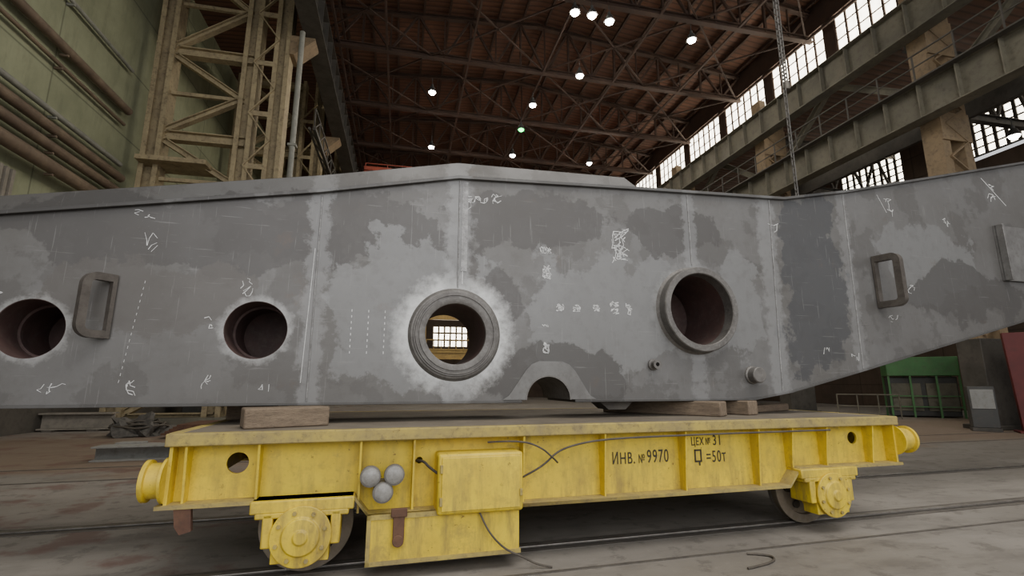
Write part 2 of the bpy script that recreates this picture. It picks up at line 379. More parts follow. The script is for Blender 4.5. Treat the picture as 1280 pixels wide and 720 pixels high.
for i,x in enumerate((-4.15,-3.9)):
    MB().bar((x,12,20.5+i*.5),(x,55,20.5+i*.5),.12).obj("conductor_bar","brown",None,label="red-brown conductor bar running under the roof edge",category="conductor bar",group="conductor bars along the runway")

# ------------------------------------------------------------ far-side columns and runway
def far_column(loc,foot,lab):
    col=root("crane_column",lab,"column",loc,group="steel columns along the bright side")
    for x in (-.5,.6): MB().ibeam((x,0,3.1),(x,0,18.3),.7,.42,.04,up=(1,0,0)).box(x-.2,x+.2,-.36,-.32,3.1,18.3).obj("leg","beigedark",col)
    l=MB();z=3.3
    while z<17.3:
        l.bar((-.45,-.38,z),(.55,-.38,z+.7),.14,.05);l.bar((.55,-.38,z+.7),(-.45,-.38,z+1.4),.14,.05);z+=1.4
    l.box(-.7,.8,-.42,-.36,11.0,12.2).box(-.7,.8,-.42,-.36,14.8,16.4)
    l.obj("lacing","beigedark",col)
    MB().ibeam((-.05,.3,13.4),(-.05,4.6,16.6),.25,.3,.03).ibeam((-.05,8.8,13.4),(-.05,4.6,16.6),.25,.3,.03).obj("knee_brace","greygreen",col)
    MB().box(-.72,.85,-.42,.4,0,3.2).box(-.85,1.0,-.55,.55,0,.15).obj("painted_foot",foot,col,.02)
    return col
fc=far_column((21.05,13.9,0),"darkbeam","brown steel crane column with dark painted foot")
for y in (4.5,23.1,32.3,41.5): clone(fc,(21.05,y,0))
def runway(x,zc,h,w,m,lab,post=True):
    g=root("crane_runway_girder",lab,"girder",(0,0,0))
    MB().ibeam((x,-6,zc),(x,55,zc),w,h,.05).obj("girder_beam",m,g)
    stiff(g,m,x-w/2+.05,x+w/2-.05,zc-h/2+.05,zc+h/2-.05,-6,55,1.4)
    MB().box(x-.08,x+.08,-6,55,zc+h/2,zc+h/2+.14).obj("rail","rust",g)
    if post:
        q=MB();y=-6
        while y<55: q.bar((x-w/2-.1,y,zc+h/2),(x-w/2-.1,y,zc+h/2+1.1),.05);y+=1.5
        q.bar((x-w/2-.1,-6,zc+h/2+1.1),(x-w/2-.1,55,zc+h/2+1.1),.05);q.bar((x-w/2-.1,-6,zc+h/2+.6),(x-w/2-.1,55,zc+h/2+.6),.04)
        q.box(x-w/2-.2,x-w/2+.1,-6,55,zc+h/2-.06,zc+h/2)
        q.obj("guard_rail","darkbeam",g)
    return g
runway(19.85,12.6,1.5,.6,"greygreen","grey-green lower runway girder with ribs and handrail")
runway(19.85,16.3,1.5,.6,"greygreen","grey-green upper runway girder below the window band",False)
runway(31.8,10.5,1.2,.5,"darkbeam","dark girder of the side aisle",False)
for y in (4.5,13.9,23.1,32.3,41.5):
    y2=y+2
    q=MB().ibeam((22.55,y2,17.2),(32.98,y2,17.2),.3,.4,.03).ibeam((22.55,y2,14.0),(32.98,y2,14.0),.3,.4,.03)
    for i in range(4):
        a=22.6+i*2.5;q.bar((a,y2,14.1),(a+1.25,y2,17.1),.13);q.bar((a+1.25,y2,17.1),(a+2.5,y2,14.1),.13)
    q.obj("aisle_truss","darkbeam",None,label="dark cross truss spanning the side aisle",category="truss",group="aisle trusses")

# ------------------------------------------------------------ roof trusses
def rz(x): return 22.4+(x+12)/19.5*1.6 if x<7.5 else 24.0-(x-7.5)/14.7*1.5
tr=root("roof_truss","brown steel roof truss with diagonal lattice","truss",(0,14,0),group="roof trusses")
MB().ibeam((-6,0,20.5),(21.8,0,20.5),.3,.3,.04).obj("bottom_chord","brown",tr)
MB().ibeam((-6,0,rz(-6)-.35),(7.5,0,rz(7.5)-.35),.28,.25,.04).ibeam((7.5,0,rz(7.5)-.35),(21.8,0,rz(21.8)-.35),.28,.25,.04).obj("top_chord","brown",tr)
q=MB();x=-6
while x<21.5:
    q.bar((x,0,20.5),(x,0,rz(x)-.35),.12);x2=min(x+1.55,21.8);x3=min(x+3.1,21.8)
    q.bar((x,0,rz(x)-.35),(x2,0,20.5),.12);q.bar((x2,0,20.5),(x3,0,rz(x3)-.35),.12);q.bar((x2,0,20.5),(x2,0,rz(x2)-.35),.08);x+=3.1
q.obj("web_member","brown",tr)
ys=[20,26,32,38,44,50]
for y in ys: clone(tr,(0,y,0))
for i in range(19):
    x=-5.5+i*1.5
    MB().ibeam((x,8,rz(x)-.16),(x,55.5,rz(x)-.16),.12,.2,.02).obj("roof_purlin","brown",None,label="slim brown purlin under the roof decking",category="purlin",group="roof purlins")
ally=[14]+ys
for a,b_ in zip(ally[:-1],ally[1:]):
    q=MB()
    for x in (-5.8,1,7.8,14.6): q.bar((x,a,20.55),(x+6.8,b_,20.55),.08);q.bar((x+6.8,a,20.55),(x,b_,20.55),.08)
    for x in (-5.8,-1.5,3.2,7.8,12.4,17,21.4): q.bar((x,a,20.4),(x,b_,20.4),.11)
    q.obj("roof_bracing","brown",None,label="brown horizontal cross bracing between roof trusses",category="bracing",group="roof bracing bays")

# ------------------------------------------------------------ ceiling lamps
lp=[(7.6,19.7,19.45),(8.5,19.7,19.45),(9.5,19.9,19.45),(14.3,20.2,19.45),(9.6,24.4,19.45),(1.2,28,19.45),(7.7,28,19.45),(1.6,35.3,19.45),(8,35.3,19.45),(14.5,35.3,19.45),(27.6,15.4,13.0),(27.6,24.6,13.0),(27.6,34,13.0),(7.7,31.2,19.45)]
first=None
for i,(x,y,z) in enumerate(lp):
    gr=i==len(lp)-1
    if first is None or gr:
        e=root("ceiling_lamp","high-bay lamp with greenish glow under the truss" if gr else "bright white high-bay lamp under the roof truss","lamp",(x,y,z),group="high-bay lamps")
        MB().rev((0,0,0),(0,0,1),[(.26,-.02),(.27,0),(.15,.3),(.08,.36),(.08,.5)],20).obj("lamp_shade","darkgrey",e)
        MB().rev((0,0,-.03),(0,0,-1),[(.20,0),(.18,.07),(.10,.13),(0,.15)],16).obj("bulb","lampgreen" if gr else "lamp",e)
        MB().cyl((0,0,.5),(0,0,1),.02,.45,8).obj("hanger","darkgrey",e)
        if not gr:first=e
    else: clone(first,(x,y,z),None,"bright white lamp hanging in the side aisle" if z<15 else None)

# ------------------------------------------------------------ bridge crane (far)
bc=root("bridge_crane","red-orange overhead bridge crane spanning the hall","crane",(0,34,0))
MB().box(-3.1,19.3,-.4,.4,15.3,16.3).obj("bridge_girder","orange",bc,.02)
MB().box(-3.1,19.3,1.8,2.6,15.3,16.3).obj("bridge_girder","orange",bc,.02)
MB().box(-3.1,-1.2,-.5,.5,16.3,16.6).obj("end_cabinet","orange",bc,.02)
q=MB();x=-3.0
while x<19: q.bar((x,-.5,16.3),(x,-.5,16.8),.04);x+=1.5
q.bar((-3,-.5,16.8),(19,-.5,16.8),.05);q.obj("guard_rail","orange",bc)
gf=root("gantry_frame","ochre yellow gantry frame standing deep in the hall","gantry",(5.4,50,0))
MB().ibeam((-3.6,0,8.4),(3.6,0,8.4),.5,.9,.05).obj("top_beam","gantry",gf)
for x in (-3.3,3.3): MB().ibeam((x,0,0),(x,0,7.95),.5,.5,.05,up=(1,0,0)).obj("leg","gantry",gf)
MB().ibeam((-3.1,0,4.4),(3.1,0,4.4),.4,.9,.05).box(-3.1,3.1,-.2,-.15,4.6,5.0).obj("cross_beam","gantry",gf)
q=MB();x=-3
while x<3: q.bar((x,-.2,4.9),(x,-.2,5.9),.07);x+=.75
q.bar((-3,-.2,5.9),(3,-.2,5.9),.08);q.obj("guard_rail","gantry",gf)

# ------------------------------------------------------------ hanging chain
ch=root("hoist_chain","long grey steel hoist chain hanging from the roof","chain",(9.55,9.75,0))
def strand(x,y,z0,z1,pitch=.13):
    q=MB();z=z1;i=0
    while z>z0:
        dx,dy=((.035,0) if i%2 else (0,.035))
        for sgn in (-1,1): q.bar((x+dx*sgn,y+dy*sgn,z),(x+dx*sgn,y+dy*sgn,z-pitch*1.05),.022)
        q.bar((x-dx,y-dy,z),(x+dx,y+dy,z),.022);q.bar((x-dx,y-dy,z-pitch*1.05),(x+dx,y+dy,z-pitch*1.05),.022)
        z-=pitch*.85;i+=1
    return q
strand(0,0,3.5,23.65).obj("chain_strand","chain",ch)
strand(.14,.05,9.5,23.65).obj("chain_strand","chain",ch)
MB().rev((.07,0,9.3),(0,0,1),[(0,-.12),(.08,-.1),(.1,0),(.08,.12),(0,.14)],12).obj("chain_block","darksteel",ch)

# ============================================================ CART (s,t,z frame)
OX,OY,ROT,ZB=-.768,4.642,R(3.1),.12
cart=root("rail_transfer_cart","yellow steel rail transfer cart with dusty flat deck and flanged wheels","rail cart",(OX,OY,ZB),ROT)
s0,s1=-1.0,6.65;TD=2.75
MB().box(s0,s1,.02,TD-.02,1.045,1.10).obj("deck","deck",cart,.004)
lip=MB()
for t0,t1 in ((-.07,.02),(TD-.02,TD+.07)):
    lip.box(s0-.03,s1+.03,t0,t1,1.0,1.102)
lip.box(s0-.04,s0+.06,.02,TD-.02,1.0,1.102).box(s1-.06,s1+.04,.02,TD-.02,1.0,1.102)
lip.obj("deck_edge","yellow_dirty",cart,.01)
web=[(s0,.56),(.42,.56),(.55,.40),(5.0,.40),(5.15,.57),(s1,.57),(s1,1.02),(s0,1.02)]
plate("side_frame",web,[circ(-.53,.84,.085),circ(6.13,.85,.07),circ(.98,.80,.03)],.10,.125,"yellow",cart)
plate("side_frame",web,[],TD-.125,TD-.10,"yellow",cart)
def flange(pts,t0,t1,th=.03):
    fl=MB()
    for (a,za),(b_,zb) in zip(pts[:-1],pts[1:]):
        fl.add([(a,t0,za-th),(b_,t0,zb-th),(b_,t1,zb-th),(a,t1,za-th),(a,t0,za),(b_,t0,zb),(b_,t1,zb),(a,t1,za)],[(0,3,2,1),(4,5,6,7),(0,1,5,4),(1,2,6,5),(2,3,7,6),(3,0,4,7)])
    fl.obj("lower_flange","yellow_dirty",cart,0)
for t0,t1 in ((-.06,.25),(TD-.25,TD+.06)): flange([(s0-.05,.56),(.42,.56),(.55,.40),(5.0,.40),(5.15,.57),(s1+.03,.57)],t0,t1)
MB().box(s0,s0+.025,-.03,TD+.03,.56,1.02).obj("end_plate","yellow",cart)
MB().box(s1-.025,s1,-.03,TD+.03,.57,1.02).obj("end_plate","yellow",cart)
def zb(s): return .56 if s<.45 else (.40 if s<5.05 else .57)
for s in (-.88,-.35,.46,.92,1.95,2.80,3.73,4.66,5.12,5.61,6.30):
    b0=zb(s)
    MB().prism_x([(-.045,1.0),(.10,1.0),(.10,b0),(.0,b0),(-.0,b0+.05)],s-.009,s+.009).obj("stiffener_rib","yellow",cart)
for s in (.6,2.0,3.4,4.8): MB().box(s-.05,s+.05,.13,TD-.13,.6,1.04).obj("cross_member","yellow_dirty",cart)
for sx,d,zc,L in ((s0,-1,.74,.17),(s1,1,.82,.25)):
    for t in (.02,TD-.02):
        MB().rev((sx,t,zc),(d,0,0),[(.175,0),(.175,.02),(.135,.025),(.135,L-.05),(.16,L-.045),(.16,L-.015),(.135,L-.005),(.05,L),(0,L)],32).obj("buffer","yellow",cart)
def wheelset(s,front=True):
    t=.30 if front else TD-.42
    d=1 if front else -1
    w=MB().rev((s,t,.28),(0,1,0),[(.07,-.02),(.12,-.02),(.13,.02),(.29,.035),(.30,.0),(.392,0),(.397,.012),(.394,.03),(.379,.04),(.377,.15),(.30,.15),(.29,.11),(.12,.10),(.11,.16),(.07,.16)],56,True).obj("wheel","wheel",cart)
    for i in range(6):
        a=i*math.pi/3;MB().cyl((s+.21*math.cos(a),t+.008,.28+.21*math.sin(a)),(0,1,0),.045,.03,16).obj("lightening_hole","black",w)
    MB().tube((s,t+.045,.28),(0,1,0),.378,.37,.10,56,.003).obj("tread","tread",w)
    b=MB()
    y0,y1=(-.10,.22) if front else (TD-.22,TD+.10)
    b.box(s-.40,s+.40,y0,y1,.46,.56)
    for a in (-.30,.22): b.box(s+a,s+a+.08,y0,y1-.03,.20,.46)
    b.box(s-.36,s+.36,y0+.0,y1,.42,.47)
    yk=b.obj("bogie_yoke","yellow",cart,.012)
    hb=MB().rev((s,0 if front else TD,.28),(0,-d,0),[(.22,-.15),(.22,.10),(.235,.105),(.235,.13),(.15,.135),(.14,.155),(.06,.16),(.05,.175),(0,.175)],40).box(s-.22,s+.22,(-.09 if front else TD-.1),(.1 if front else TD+.09),.08,.30).obj("axle_box","yellow",yk,.006)
    for i in range(8):
        a=i*math.pi/4+.3
        MB().cyl((s+.19*math.cos(a),(0 if front else TD)-d*.125,.28+.19*math.sin(a)),(0,-d,0),.018,.025,6).obj("bolt","yellow_dirty",hb)
for s in (.03,5.52):
    wheelset(s,True);wheelset(s,False)
    MB().cyl((s,.15,.28),(0,1,0),.06,TD-.3,20).obj("axle","darksteel",cart)
cb=MB().box(1.12,1.90,-.17,.10,.37,.88).obj("control_box","yellow",cart,.025)
MB().box(1.15,1.87,-.182,-.165,.40,.85).obj("box_door","yellow",cb,.008,label="yellow control box door panel")
for a,b_,z0,z1 in ((1.86,1.885,.50,.56),(1.135,1.16,.45,.52),(1.135,1.16,.72,.79)): MB().box(a,b_,-.195,-.17,z0,z1).obj("door_hinge","yellow_dirty",cb,.003)
ub=MB().box(.55,1.88,-.10,.12,.01,.385).obj("equipment_guard","yellow",cart,.008)
MB().box(.54,1.89,-.11,-.095,.36,.40).box(.54,1.89,-.11,-.095,.0,.035).box(.54,.575,-.11,-.095,.0,.4).obj("guard_frame","yellow_dirty",ub)
for s,z in ((.55,.71),(.75,.715),(.66,.575)):
    sl=MB().rev((s,-.10,z),(0,1,0),[(.085,-.01),(.088,.0),(.088,.04),(.06,.08),(.03,.10),(.03,.2)],28).obj("signal_lamp","lampgrey",cart,label="round grey signal lamp housing")
    MB().rev((s,-.108,z),(0,-1,0),[(.078,0),(.072,.015),(.05,.028),(.02,.034),(0,.035)],28).obj("lamp_lens","lens",sl)
MB().box(.50,.80,-.03,.10,.63,.66).obj("lamp_bracket","darksteel",cart)
MB().box(.755,.85,-.14,-.11,.19,.44).box(.735,.87,-.15,-.12,.38,.45).cyl((.80,-.12,.19),(0,-1,0),.048,.03,20).obj("drop_bracket","rust",cart,.006)
MB().prism([(-.92,.54),(-.80,.54),(-.78,.36),(-.86,.34),(-.90,.40)],-.05,.0).obj("tow_lug","rust",cart)
cable("cable",[(1.50,-.12,.38),(1.54,-.16,.28),(1.62,-.17,.16),(1.74,-.17,.05),(1.90,-.17,-.02),(2.02,-.18,-.09),(2.15,-.22,-.108)],.009,"rubber",cart)
cable("cable",[(1.90,.02,.60),(2.0,-.05,.66),(2.15,-.06,.74),(2.28,-.07,.86),(2.5,-.08,.92),(2.8,-.09,.955),(3.5,-.09,.965),(4.6,-.09,.97),(5.6,-.09,.97)],.010,"rubber",cart)
cable("cable",[(.95,.08,.80),(1.0,-.04,.82),(1.05,-.09,.76),(1.14,-.1,.70)],.012,"black",cart)
cable("cable",[(1.6,.0,.95),(1.9,-.08,.97),(2.1,-.1,.90),(2.22,-.09,.80),(2.30,.0,.74)],.009,"rubber",cart)
def cs(s,t,z=0): return (OX+s*math.cos(ROT)-t*math.sin(ROT),OY+s*math.sin(ROT)+t*math.cos(ROT),z)
o=cable("wire_scrap",[(.05,-.10,.012),(.3,-.06,.012),(.47,.02,.012),(.5,.14,.012),(.32,.22,.012)],.010,"rubber",None,label="curved piece of loose wire on the concrete floor",category="wire")
o.location=cs(3.75,-.62,0);o.rotation_euler=(0,0,ROT)
def text(body,s,z,size,t,sx=1.0):
    cu=bpy.data.curves.new("t","FONT");cu.body=body;cu.size=size;cu.extrude=.0015;cu.space_character=1.15;cu.offset=size*.005
    o=bpy.data.objects.new("t",cu);C.objects.link(o);bpy.context.view_layer.update()
    me=bpy.data.meshes.new_from_object(o.evaluated_get(bpy.context.evaluated_depsgraph_get()));bpy.data.objects.remove(o)
    me.transform(Matrix.Translation((s,t,z))@Matrix(((sx,0,0,0),(0,0,-1,0),(0,1,0,0),(0,0,0,1))))
    return finish(me,"stencil_lettering","black",cart,0,False,label="black stencilled lettering")
text("ИHB.",2.93,.68,.165,.097,.66);text("№",3.235,.68,.12,.097,.62);text("9970",3.335,.68,.185,.097,.64)
text("ЦEX",3.88,.835,.12,.097,.66);text("№",4.065,.835,.10,.097,.6);text("31",4.155,.83,.15,.097,.75)
text("=50т",4.06,.655,.17,.097,.66)
MB().box(3.915,3.932,.094,.099,.665,.79).box(3.988,4.005,.094,.099,.665,.79).box(3.915,4.005,.094,.099,.775,.793).box(3.915,4.005,.094,.099,.66,.678).box(3.965,3.983,.094,.099,.625,.67).obj("stencil_lettering","black",cart,0,False,label="black stencilled lettering")

# ============================================================ GIRDER
gd=root("steel_box_girder","huge cranked grey steel box girder with round bores and chalk marks","girder",(OX,OY,ZB),ROT)
T0,T1=.70,1.60
bot=[(-6,1.31),(5.3,1.31),(5.9,1.40),(7.2,1.69),(10.8,2.52),(15,3.48)]
top=[(-6,2.40),(-2.84,3.0),(-.13,3.51),(1.38,3.85),(3.61,3.97),(6.1,4.09),(7.3,4.33),(11.6,5.36),(15,6.17)]
cut=circ(2.47,1.31,.26,20,180,0)
outline=bot[:1]+[(2.21,1.31)]+cut[1:-1]+[(2.73,1.31)]+bot[1:]+top[::-1]
hA,hB,hC,hD=circ(-2.46,1.98,.27),circ(-.62,2.02,.29),circ(1.38,2.03,.35),circ(4.50,2.42,.46)
plate("side_web",outline,[hA,hB,hC,hD],T0,T0+.03,"web",gd)
plate("side_web",outline,[hC],T1-.03,T1,"web",gd)
def strip(poly,t0,t1,dz0,dz1):
    q=MB();n=len(poly);vs=[]
    for x,z in poly: vs+=[(x,t0,z+dz0),(x,t1,z+dz0),(x,t1,z+dz1),(x,t0,z+dz1)]
    fs=[(0,1,2,3),((n-1)*4+3,(n-1)*4+2,(n-1)*4+1,(n-1)*4)]
    for i in range(n-1):
        a=i*4;b_=a+4
        for j in range(4): fs.append((a+j,b_+j,b_+(j+1)%4,a+(j+1)%4))
    return q.add(vs,fs)
strip(top,T0-.05,T1+.05,0,.04).obj("top_flange","webtop",gd,.004)
strip([(-6,1.31),(2.15,1.31)],T0-.02,T1+.02,-.03,.0).obj("bottom_flange","webtop",gd,.004)
strip([(2.79,1.31),(5.3,1.31),(5.9,1.40),(7.2,1.69),(10.8,2.52),(15,3.48)],T0-.02,T1+.02,-.03,.0).obj("bottom_flange","webtop",gd,.004)
bar=[(-6,2.44),(-2.84,3.04),(-.13,3.55),(1.38,3.89),(3.80,4.015)]
up=[(-6,2.62),(-2.84,3.23),(-.13,3.76),(1.38,4.10),(3.60,4.18)]
q=MB();vs=[]
for (x,z),(x2,z2) in zip(bar,up): vs+=[(x,T0+.02,z),(x,T1-.02,z),(x2,T1-.07,z2),(x2,T0+.07,z2)]
fs=[(0,1,2,3),(19,18,17,16)]
for i in range(4):
    a=i*4
    for j in range(4): fs.append((a+j,a+4+j,a+4+(j+1)%4,a+(j+1)%4))
q.add(vs,fs).obj("crown_bar","webtop",gd,.008)
for a,zc,r,dpt in ((-2.46,1.98,.27,.8),(-.62,2.02,.29,.8),(4.50,2.42,.46,.82)):
    mm="darksteel" if r>.4 else "innerrust"
    MB().tube((a,T0+.005,zc),(0,1,0),r+.02,r-.005,dpt,72).cyl((a,T0+dpt,zc),(0,1,0),r+.02,.02,72).obj("bore_sleeve","innerrust",gd)
    if r<.4: MB().tube((a,T0+.32,zc),(0,1,0),r,r-.03,.04,48).obj("inner_ring","innerrust",gd)
MB().tube((1.38,T0-.02,2.03),(0,1,0),.37,.335,T1-T0+.04,64).obj("through_tube","innerrust",gd)
MB().rev((1.38,T0,2.03),(0,-1,0),[(.335,.02),(.335,.075),(.36,.085),(.40,.085),(.405,.072),(.42,.072),(.425,.082),(.44,.082),(.445,.065),(.46,.065),(.465,.05),(.485,.045),(.50,.02),(.515,0)],72,True).obj("flange_ring","ring",gd)
MB().rev((4.50,T0,2.42),(0,-1,0),[(.455,0),(.455,.15),(.465,.162),(.53,.162),(.54,.15),(.54,.03),(.57,0)],72,True).obj("pipe_collar","ring",gd)
MB().rev((3.84,T0,1.72),(0,-1,0),[(.07,0),(.07,.02),(.045,.03),(.045,.08),(.055,.085),(.055,.11),(.025,.11),(.025,.03)],24,True).obj("small_nozzle","ring",gd)
MB().rev((5.3,T0,1.60),(0,-1,0),[(.12,0),(.115,.02),(.10,.03),(.10,.13),(.09,.14),(0,.14)],28).obj("round_boss","ring",gd)
arch=[(1.92,1.315),(2.0,1.36),(2.20,1.64),(2.27,1.71),(2.36,1.745),(2.64,1.745),(2.73,1.71),(2.80,1.64),(2.98,1.36),(3.06,1.315),(2.73,1.315)]+circ(2.47,1.31,.26,20,0,180)[1:-1]+[(2.21,1.315)]
plate("arch_doubler",arch,[],T0-.014,T0,"archplate",gd,label="pale ground steel patch plate round the arch")
q=MB();A=circ(2.47,1.31,.26,20,0,180);B=circ(2.47,1.31,.275,20,180,0);q.prism(A+B,T0-.016,T1+.01);q.obj("arch_lining","ring",gd)
def weld(pts,r=.011):
    cable("weld_seam",[(x,T0-.002,z) for x,z in pts],r,"weld",gd,res=2)
for a,b_ in (((-.1,1.32),(-.1,3.5)),((1.4,2.56),(1.4,3.84)),((4.5,3.02),(4.5,4.0)),((5.76,1.40),(5.86,4.07)),((7.2,1.70),(7.25,4.3))): weld([a,b_],.009)
MB().box(1.43,1.50,T0-.006,T0,2.75,3.83).obj("joint_strip","weld",gd)
MB().box(10.45,11.3,T0-.05,T0-.02,3.15,4.10).box(10.45,10.50,T0-.14,T0,3.15,4.10).box(11.25,11.3,T0-.14,T0,3.15,4.10).obj("welded_bracket","plategrey",gd,.006,label="worn grey welded bracket plate")
def arcpts(cx,cy,r,a0,a1,n=8): return [(cx+r*math.cos(R(a0+(a1-a0)*i/n)),cy+r*math.sin(R(a0+(a1-a0)*i/n))) for i in range(n+1)]
def lug(s,z,h,w,rot,bw=.09,th=.035,mm="lug"):
    r=.12;ri=.04
    out=[(0,0)]+arcpts(w-r,r,r,-90,0)+arcpts(w-r,h-r,r,0,90)+[(0,h)]
    b0=.035
    inn=[(b0,bw)]+arcpts(w-bw-ri,bw+ri,ri,-90,0)+arcpts(w-bw-ri,h-bw-ri,ri,0,90)+[(b0,h-bw)]
    ob=curve_mesh("lifting_lug",[(out,True,"POLY"),(inn,True,"POLY")],mm,gd,fill2d=True,extrude=th,label="brownish grey D-shaped handle lug")
    ca,sa=math.cos(rot),math.sin(rot)
    ob.data.transform(Matrix(((ca,0,sa,s),(-sa,0,ca,T0),(0,1,0,z),(0,0,0,1))))
    b=ob.modifiers.new("bevel","BEVEL");b.width=.012;b.segments=2
    return ob
lug(-1.86,1.90,.60,.27,R(130),.07,.03);lug(7.68,2.58,.78,.36,R(80),.09,.05)
def scribble(cx,cz,w,h,n=4,th=.006):
    q=MB()
    for k_ in range(n):
        x=cx+random.uniform(-.5,.5)*w;z=cz+random.uniform(-.5,.5)*h
        a=random.uniform(0,math.pi*2)
        for j in range(random.randint(2,5)):
            L=random.uniform(.25,.6)*max(min(w,h),.06);a+=random.uniform(-1.3,1.3)
            x2=x+math.cos(a)*L;z2=z+math.sin(a)*L
            if abs(x2-cx)>w*.6 or abs(z2-cz)>h*.6: a+=math.pi;continue
            q.bar((x,T0-.0015,z),(x2,T0-.0015,z2),.003,th*random.uniform(.5,1.3),up=(0,0,1) if abs(z2-z)<abs(x2-x) else (1,0,0));x,z=x2,z2
    if q.v: q.obj("chalk_mark","chalk",gd,0,False)
def line(a,b_,th=.006,dash=0):
    q=MB()
    if not dash: q.bar((a[0],T0-.0015,a[1]),(b_[0],T0-.0015,b_[1]),.003,th,up=(1,0,0) if abs(b_[1]-a[1])>abs(b_[0]-a[0]) else (0,0,1))
    else:
        n=int(math.dist(a,b_)/dash)
        for i in range(n):
            p=[a[j]+(b_[j]-a[j])*i/n for j in (0,1)];r=[a[j]+(b_[j]-a[j])*(i+.4)/n for j in (0,1)]
            q.bar((p[0],T0-.0015,p[1]),(r[0],T0-.0015,r[1]),.003,th,up=(1,0,0))
    q.obj("chalk_line","chalk",gd,0,False,kind="stuff")
for a in ((-1.58,2.83,.18,.22,4),(-1.7,3.12,.18,.08,4),(-.74,2.45,.10,.16,4),(-1.05,2.10,.08,.14,3),(1.5,3.55,.10,.15,4),(1.65,3.62,.28,.09,7,.008),(1.85,3.66,.12,.14,5,.008),
          (2.47,3.07,.14,.08,16,.012),(2.47,2.80,.10,.15,18,.012),(3.47,3.2,.22,.42,20,.010),(2.63,2.38,.10,.07,11,.012),(2.85,2.38,.09,.08,11,.012),(3.10,2.39,.09,.08,11,.012),(3.35,2.40,.12,.15,11,.011),(3.55,2.40,.08,.13,8,.010),
          (2.45,1.90,.07,.13,12,.011),(2.43,2.15,.10,.04,5,.009),(7.1,1.87,.16,.11,3),(8.16,4.2,.18,.26,4),(8.0,2.45,.30,.12,4),(9.35,4.05,.22,.14,4),(8.35,2.9,.15,.15,3),(10.6,4.7,.22,.35,6,.010),
          (-2.75,2.25,.25,.12,3),(-2.2,1.45,.22,.08,4),(-1.6,1.45,.10,.14,4),(-1.0,1.5,.08,.16,4),(-.5,1.45,.12,.10,4),(5.9,3.6,.2,.35,2),(6.6,1.95,.15,.10,3)):
    scribble(*a)
for a,b_,th,d in (((-.17,1.5),(-.13,2.9),.005,0),((-1.72,1.5),(-1.62,2.5),.003,.06),((.45,1.8),(.45,2.3),.008,.06),((.62,1.8),(.62,2.3),.008,.06),((.28,1.8),(.28,2.3),.008,.06),((1.45,2.6),(1.45,3.7),.010,0),((8.1,4.1),(7.95,4.38),.005,0),((10.4,4.95),(10.9,4.5),.010,0)):
    line(a,b_,th,d)

# ============================================================ timber packing
def timber(label,s,t,ang,L,w,h,z=1.102):
    ob=MB().box(-L/2,L/2,-w/2,w/2,0,h).obj("timber_block","wood",None,.014,label=label,category="wood block",group="timber packing under the girder")
    p=cs(s,t);ob.location=(p[0],p[1],ZB+z);ob.rotation_euler=(0,0,ROT+ang);return ob
timber("short squared timber block under the girder edge",-.24,.44,R(18),.72,.30,.176)
timber("long brown timber baulk lying across the cart deck",4.20,1.15,R(124),1.6,.24,.176)
timber("brown timber baulk beside the longer one",4.95,1.2,R(110),1.3,.22,.176)
timber("thin weathered plank under the girder",6.0,1.3,R(20),.9,.25,.10)
timber("flat board wedged under the girder",-.75,1.6,R(5),.5,.3,.176)
MB().prism([(3.2,1.28),(3.66,1.28),(3.55,1.18),(3.32,1.18)],.9,1.2).obj("underside_bracket","darksteel",gd)

# ============================================================ rails and floor pieces
for t in (.385,TD-.385):
    r=root("track_rail","worn steel rail set flush in the concrete floor","rail",cs(0,t,0),ROT,group="cart track rails")
    MB().box(-12,24,-.035,.035,.002,.022).obj("rail_head","tread",r,.006)
    MB().box(-12,24,-.085,-.04,.0005,.0015).obj("rail_groove","groove",r)
    MB().box(-12,24,.04,.065,.0005,.0015).obj("rail_groove","groove",r)
    MB().box(-12,24,-.15,-.085,.0005,.008).obj("guard_strip","darksteel",r)
    MB().box(-12,24,.065,.12,.0005,.008).obj("guard_strip","darksteel",r)
for t,w_ in ((-.30,.035),(5.6,.06),(7.1,.06)):
    o=MB().box(-9,26,-w_/2,w_/2,.0005,.008).obj("floor_strip","darksteel",None,label="thin steel edging strip set in the concrete floor",category="floor strip",group="steel strips in the floor")
    o.location=cs(0,t,0);o.rotation_euler=(0,0,ROT)
o=MB().ibeam((-1.0,0,.15),(1.0,0,.15),.5,.30,.03).obj("steel_beam_offcut","lightgrey",None,.004,label="short pale grey steel beam lying on the floor",category="steel beam")
o.location=(-5.25,12.6,0);o.rotation_euler=(0,0,R(4))
o=MB().box(-.5,.5,-.2,.2,0,.13).box(-.45,.1,-.15,.18,.13,.24).box(.1,.4,-.1,.15,.13,.20).obj("steel_scrap_block","lightgrey",None,.01,label="small stack of grey steel offcuts on the floor",category="scrap steel")
o.location=(-6.0,13.8,0)
bm=bmesh.new();bmesh.ops.create_icosphere(bm,subdivisions=4,radius=1)
for v in bm.verts:
    n=v.co.copy();k_=1+.25*math.sin(7*n.x+3*n.y)+.18*math.sin(11*n.y-5*n.z)+.12*math.sin(17*n.x+9*n.z)
    v.co=Vector((n.x*.75*k_,n.y*.5*k_,max(n.z,-.05)*.5*k_))
me=bpy.data.meshes.new("rag_heap");bm.to_mesh(me);bm.free()
o=finish(me,"rag_heap","cloth",None,label="dark crumpled heap of rags and cable on the floor",category="rag heap");o.location=(-7.9,18.0,.03)
sp=[]
for i in range(4):
    sp.append(([(math.cos(a*.5+i)*(.5+.1*i),math.sin(a*.5+i)*(.4+.08*i),.42+.05*math.sin(a*2+i)-.05*i) for a in range(12)],False,"NURBS"))
curve_mesh("cable_coil",sp,"rubber",o,bevel=.03,res=4)
g2=root("stored_girder","pale beige girder lying on the floor beside the wall","girder",(-11.0,20.3,0),0)
MB().ibeam((-.85,0,.33),(1.3,0,.33),.5,.56,.05,).obj("beam","corr",g2)
